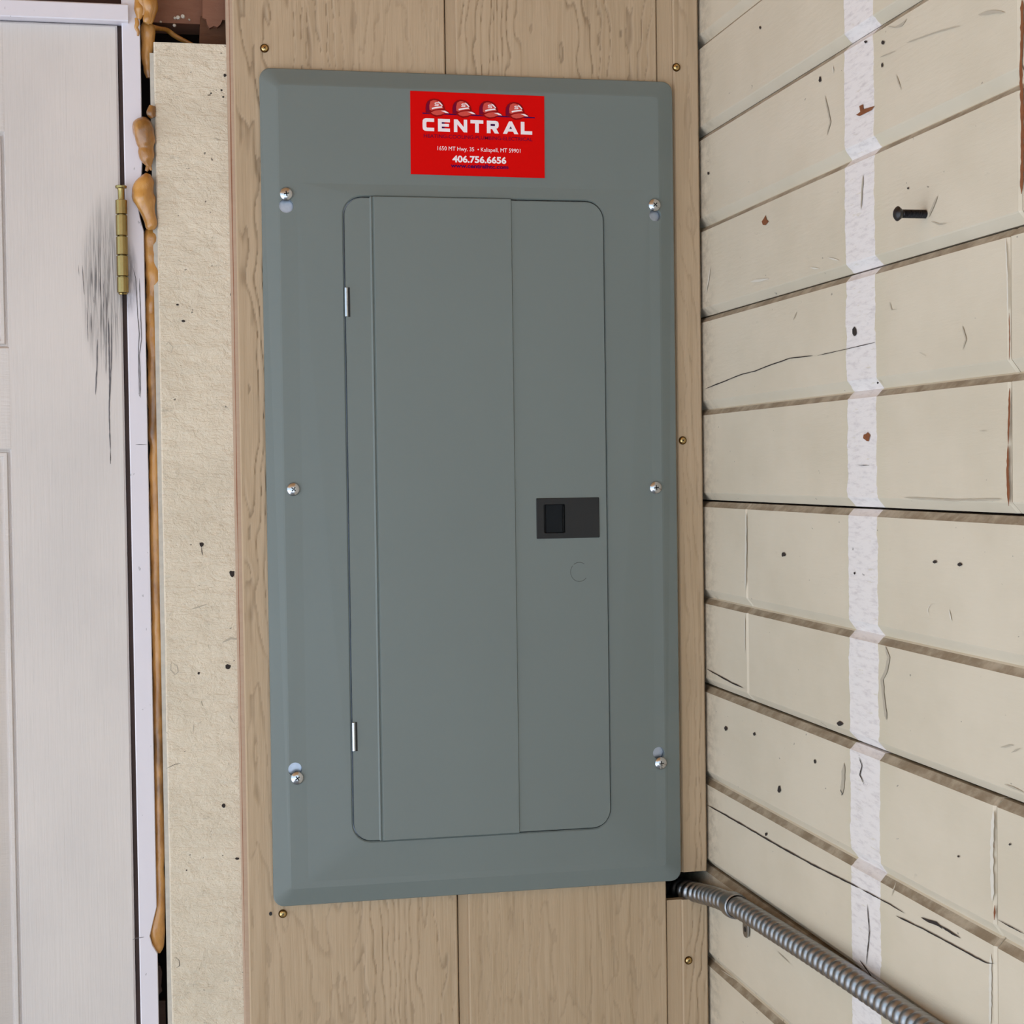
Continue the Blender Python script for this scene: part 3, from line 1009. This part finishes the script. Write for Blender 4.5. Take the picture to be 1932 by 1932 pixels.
b.prism([(k0+.003, yf+.0036, kz0+.0006), (k1-.0026, yf+.0018, kz0+.0006), (k1-.0026, yf+.0018, kz1-.0006), (k0+.003, yf+.0036, kz1-.0006)], (0, .001, 0))
b.make('latch_slide', PLAST2, pdoor)
# round knockout below the latch: a scored ring
kc = at(1093, 1079, YL)
b = B()
for a0, a1 in ((55, 128), (140, 320)):
    n = 18
    rr = []
    for k in range(n+1):
        a = math.radians(a0+(a1-a0)*k/n)
        for_r = [(.0082*kx, ky) for kx, ky in ((1, -.0001), (1.035, -.0003), (1.07, -.0001))]
        rr.append([(kc.x+q*math.cos(a), YL+yy, kc.z+q*math.sin(a)*1.06) for q, yy in for_r])
    b.rings(rr, closed=False, caps=False, smooth=False)
b.make('knockout', simple('scored_enamel', (92, 97, 92), .5), pdoor)

# ------------------------------------------------------------ red business sticker
YC = -.0103
q = [at(773.5, 171, YC), at(1026.5, 181.5, YC), at(1028, 336, YC), at(775.5, 328.5, YC)]
cx = sum(p.x for p in q)/4
cz = sum(p.z for p in q)/4
cw = ((q[1].x-q[0].x)+(q[2].x-q[3].x))/2
chh = ((q[0].z-q[3].z)+(q[1].z-q[2].z))/2
tilt = math.atan2((q[1].z-q[0].z)+(q[2].z-q[3].z), (q[1].x-q[0].x)+(q[2].x-q[3].x))
stk = tag(empty('sticker', (cx, YF, cz-chh/2)), 'red company sticker with white CENTRAL lettering above the panel door', 'sticker')


def card(px, py, lift=0.):                  # card space from photo position, kept on the card's own plane
    p = at(px, py, YC)
    return Vector((p.x, YC-lift, p.z))


ct, st_ = math.cos(tilt), math.sin(tilt)


def cl(u, v, lift=0.):                      # u, v in card units (-.5...5)
    x, z = u*cw, v*chh
    return Vector((cx+x*ct-z*st_, YC-lift, cz+x*st_+z*ct))


b = B()
b.prism([cl(-.5, -.5), cl(.5, -.5), cl(.5, .5), cl(-.5, .5)], (0, .0008, 0))
b.make('card', RED, stk)
# card pixel space: 1640 x 1020 of the enlarged view, origin at its top left
CW, CH = 1640., 1020.


def cp(x, y, lift=.00012):
    return cl(x/CW-.5, .5-y/CH, lift)


def letters():
    T = 40
    out = []
    def L(polys, x0):
        out.append([[(x0+x, y) for x, y in p] for p in polys])
    h = 156
    # C E N T R A L, blocky strokes; y down from 0..h
    L([[(140, 0), (38, 0), (14, 8), (2, 28), (0, 60), (0, 112), (6, 138), (24, 152), (46, 156), (140, 156), (140, 114), (56, 114), (46, 106), (46, 50), (56, 42), (140, 42)]], 148)
    L([[(0, 0), (146, 0), (146, 40), (46, 40), (46, 60), (134, 60), (134, 94), (46, 94), (46, 116), (146, 116), (146, 156), (0, 156)]], 334)
    L([[(0, 0), (44, 0), (120, 92), (120, 0), (162, 0), (162, 156), (120, 156), (42, 62), (42, 156), (0, 156)]], 528)
    L([[(0, 0), (158, 0), (158, 42), (102, 42), (102, 156), (56, 156), (56, 42), (0, 42)]], 730)
    L([[(0, 0), (112, 0), (136, 10), (146, 30), (146, 64), (136, 88), (116, 98), (150, 156), (96, 156), (66, 104), (46, 104), (46, 156), (0, 156)]], 930)
    L([[(0, 156), (76, 0), (112, 0), (190, 156), (140, 156), (126, 126), (64, 126), (50, 156)]], 1128)
    L([[(0, 0), (46, 0), (46, 114), (142, 114), (142, 156), (0, 156)]], 1348)
    return out


b = B()
for L in letters():
    for p in L:
        b.prism([cp(x-2, y+330, .0001) for x, y in p], (0, .00008, 0))
for x0, y0, x1, y1 in ((334+46, 40, 334+80, 60), (334+46, 94, 334+80, 116), (968+8, 40, 1030, 66)):
    b.poly([cp(x-2, y+330, .00022 if x0 > 900 else .00012) for x, y in ((x0, y0), (x1, y0), (x1, y1), (x0, y1))], 1)
b.poly([cp(x-2, y+330, .00022) for x, y in ((1206, 92), (1222, 62), (1240, 92))], 1)
b.make('lettering', [WHITE, NAVY], stk)


def line(txt, x0, x1, ybase, height, mat, bold):
    cu = bpy.data.curves.new('line', 'FONT')
    cu.body = txt
    cu.size = 1
    cu.offset = bold
    cu.fill_mode = 'FRONT'
    cu.resolution_u = 3
    o = bpy.data.objects.new('line', cu)
    COL.objects.link(o)
    dg = bpy.context.evaluated_depsgraph_get()
    me = bpy.data.meshes.new_from_object(o.evaluated_get(dg))
    bpy.data.objects.remove(o)
    xs_ = [v.co.x for v in me.vertices]
    a, c = min(xs_), max(xs_)
    bb = B()
    for p in me.polygons:
        pts = [me.vertices[i].co for i in p.vertices]
        bb.poly([cp(x0+(v.x-a)/(c-a)*(x1-x0), ybase-v.y*height/.70, .00012) for v in pts])
    bpy.data.meshes.remove(me)
    return bb.make('lettering', mat, stk)


line('HEATING-COOLING-PLUMBING-ELECTRICAL', 160, 1490, 566, 44, PLUM, .010)
line('1650 MT Hwy. 35  \u2022 Kalispell, MT 59901', 325, 1340, 716, 50, WHITE, 0)
line('406.756.6656', 505, 1165, 855, 78, WHITE, .034)
line('www.centralhtc.com', 485, 1190, 922, 48, NAVY, .03)
b = B()
b.prism([cp(x, y, .00006) for x, y in ((145, 262), (820, 264), (1520, 266), (1522, 282), (820, 280), (145, 276))], (0, .00003, 0))
b.make('printed_line', NAVY, stk)
for k in range(4):
    ox, oy = 186+325*k, 92+1*k
    b = B()
    def pl(pts, mi, lf):
        b.poly([cp(ox+x, oy+y, lf) for x, y in pts], mi)
    dome = [(0, 120), (4, 72), (22, 34), (56, 8), (100, 0), (150, 8), (190, 34), (214, 74), (224, 120)]
    pl([(-2, 172), (-4, 110), (2, 66), (22, 28), (56, 2), (102, -8), (156, 2), (198, 30), (222, 72), (236, 124), (270, 142), (290, 170), (230, 176), (190, 204), (120, 216), (74, 196), (40, 176)], 0, .00014)
    pl([(4, 160), (2, 110), (10, 66), (30, 34), (52, 20), (40, 60), (40, 120), (50, 160)], 3, .00018)
    pl([(46, 132), (44, 80), (58, 30), (90, 12), (120, 12), (160, 26), (192, 60), (214, 112), (170, 116), (110, 126), (72, 142)], 1, .00018)
    pl([(62, 164), (110, 140), (168, 130), (230, 132), (262, 148), (282, 166), (226, 168), (182, 188), (130, 196), (86, 186)], 1, .00018)
    pl([(180, 140), (232, 138), (262, 152), (280, 166), (240, 164), (214, 150)], 2, .00021)
    pl([(150, 24), (178, 40), (206, 74), (196, 80), (170, 56)], 2, .00021)
    for pts in ([(72, 108), (100, 100), (140, 92), (196, 84), (200, 100), (150, 108), (110, 116), (76, 126)],
                [(104, 52), (116, 40), (160, 38), (164, 48), (124, 50), (116, 58)], [(112, 60), (150, 58), (160, 68), (150, 80), (108, 82), (104, 74), (144, 72), (146, 66), (112, 68)]):
        pl(pts, 2, .00024)
    b.make('printed_cap', [MAROON, SALM, WHITE, PLUM], stk)

# ------------------------------------------------------------ brass screws in the siding
for px, py, lab in ((499, 91, 'small brass screw above the top left corner of the grey panel'),
                    (1276, 127, 'small brass screw above the top right corner of the grey panel'),
                    (1288, 831, 'small brass screw halfway down the narrow strip right of the panel'),
                    (533.5, 1724, 'small brass screw just under the bottom left corner of the panel'),
                    (1299, 1812, 'small brass screw below the conduit in the lower right siding strip')):
    c = at(px, py, -.0002)
    o = tag(empty('brass_screw', c), lab, 'screw', 'brass screws in the tan siding')
    r = .0040
    b = B()
    b.lathe([(-.008, .0016), (0, .0018), (0, r*.80), (.0008, r*.78), (.0016, r*.6), (.0019, r*.3), (.0019, .0002)], c, (0, -1, 0), 22)
    b.make('screw_head', GOLD, o)
    b = B()
    b.rings([[c+Vector((q*math.cos(2*math.pi*k/20), -y_, q*math.sin(2*math.pi*k/20))) for k in range(20)] for q, y_ in ((r*.78, .0), (r*.80, .0006), (r*.95, .0007), (r*1.0, .0))], caps=False)
    b.make('countersink', DARKG, o)
    b = B()
    a = random.uniform(0, 1.5)
    for t in (0, math.pi/2):
        u = Vector((math.cos(a+t), 0, math.sin(a+t)))*.0013
        v = Vector((-math.sin(a+t), 0, math.cos(a+t)))*.00028
        cc = c+Vector((0, -.0016, 0))
        b.prism([cc+u+v, cc-u+v, cc-u-v, cc+u-v], (0, -.0004, 0))
    b.make('slot', SLOT, o)

# ------------------------------------------------------------ flexible metal conduit and its strap
RC = .0098
XW = -.0112
ctl = [at(1210, 1650, .085), at(1236, 1662, .066), at(1262, 1671.5, .040), at(1294, 1678.5, .012)]
ctl += [at(1324, 1686, -.018), onr(1358, 1696, XW-.001), onr(1400, 1716, XW), onr(1450, 1747, XW), onr(1520, 1791, XW), onr(1600, 1843, XW), onr(1680, 1897, XW), onr(1760, 1950, XW), onr(1850, 2010, XW), onr(1960, 2085, XW), onr(2100, 2180, XW)]
path = catmull(ctl, 40)
acc = [0]
for i in range(1, len(path)):
    acc.append(acc[-1]+(path[i]-path[i-1]).length)
tot = acc[-1]
pitch = .0106
STEP = pitch/12
cond = tag(empty('flexible_conduit', path[-1]), 'ribbed silver flexible metal conduit leaving the panel corner along the clapboards', 'conduit')
b = B()
i = 0
n = 32
rr = []
k = 0
while k*STEP < tot:
    d = k*STEP
    while acc[i+1] < d:
        i += 1
    f = (d-acc[i])/(acc[i+1]-acc[i])
    p = path[i].lerp(path[i+1], f)
    j = min(max(i, 1), len(path)-3)
    t = (path[j+2]-path[j-1]).normalized()
    u = Vector((0, 0, 1))
    u = (u-t*u.dot(t)).normalized()
    v = t.cross(u)
    ring = []
    for a in range(n):
        th = 2*math.pi*a/n
        ph = (d/pitch+a/n) % 1.
        hgt = (math.sin(math.pi*min(1, ph/.8)) if ph < .8 else 0)
        r = RC-.0020+.0020*hgt**.6
        ring.append(p+(u*math.cos(th)+v*math.sin(th))*r)
    rr.append(ring)
    k += 1
b.rings(rr)
b.make('spiral_casing', GALV, cond)


def near(px, py):
    P = onr(px, py, XW)
    i = min(range(len(path)), key=lambda k: (path[k]-P).length)
    return path[i], (path[i+1]-path[i-1]).normalized()


P, t = near(1385, 1707)
strap = tag(empty('conduit_strap', P), 'grey one hole strap clamping the flexible conduit to the clapboards', 'strap')
u = Vector((-1, 0, 0))
u = (u-t*u.dot(t)).normalized()
v = t.cross(u)
if v.z > 0:
    v = -v
b = B()
prs = [(-.0078, RC+.0004), (-.0072, RC+.0016), (-.003, RC+.0021), (.003, RC+.0021), (.0072, RC+.0016), (.0078, RC+.0004)]
n = 26
rr = []
for d, r in prs:
    rr.append([P+t*d+(u*math.cos(2*math.pi*k/n)+v*math.sin(2*math.pi*k/n))*r for k in range(n)])
b.rings(rr, caps=False)
b.make('band', GALV, strap)
b = B()
# tab hanging below the band against the wall, with its screw hole
tc = onr(1409, 1752, -.0015)
b0 = P+v*RC*.9+t*.006
prf = [(-.0058, .022), (.0058, .022), (.0062, 0), (.0054, -.0052), (.0026, -.0076), (-.0026, -.0076), (-.0054, -.0052), (-.0062, 0)]
pts = [Vector((-.0016, tc.y-a, tc.z+h)) for a, h in prf]
b.prism(pts, (-.0016, 0, 0))
b.make('tab', GALV, strap)
b = B()
b.lathe([(0, .0024), (.0004, .0024)], (-.0031, tc.y, tc.z-.0005), (-1, 0, 0), 16)
b.make('tab_hole', SLOT, strap)

# ------------------------------------------------------------ black machine screw sticking out of the clapboards
e = onr(1747, 404, 0)
ax = Vector((-1, .02, .0)).normalized()
bs = tag(empty('machine_screw', e), 'black machine screw sticking out of the cream clapboard wall', 'screw')
Ls = .0215
b = B()
pr = [(-.004, .0025)]
k = 0
while k*.0009 < Ls-.005:
    pr += [(k*.0009, .0024), (k*.0009+.00045, .0030)]
    k += 1
pr += [(Ls-.0045, .0028), (Ls-.0042, .0026), (Ls-.003, .0026)]
b.lathe(pr, e, ax, 20)
b.make('shank', BLACKM, bs)
b = B()
b.lathe([(Ls-.0045, .0026), (Ls-.0018, .0048), (Ls-.0010, .0051), (Ls-.0002, .0047), (Ls+.0010, .0032), (Ls+.0015, .0015), (Ls+.0012, .0003)], e, ax, 24)
b.make('screw_head', BLACKM, bs)
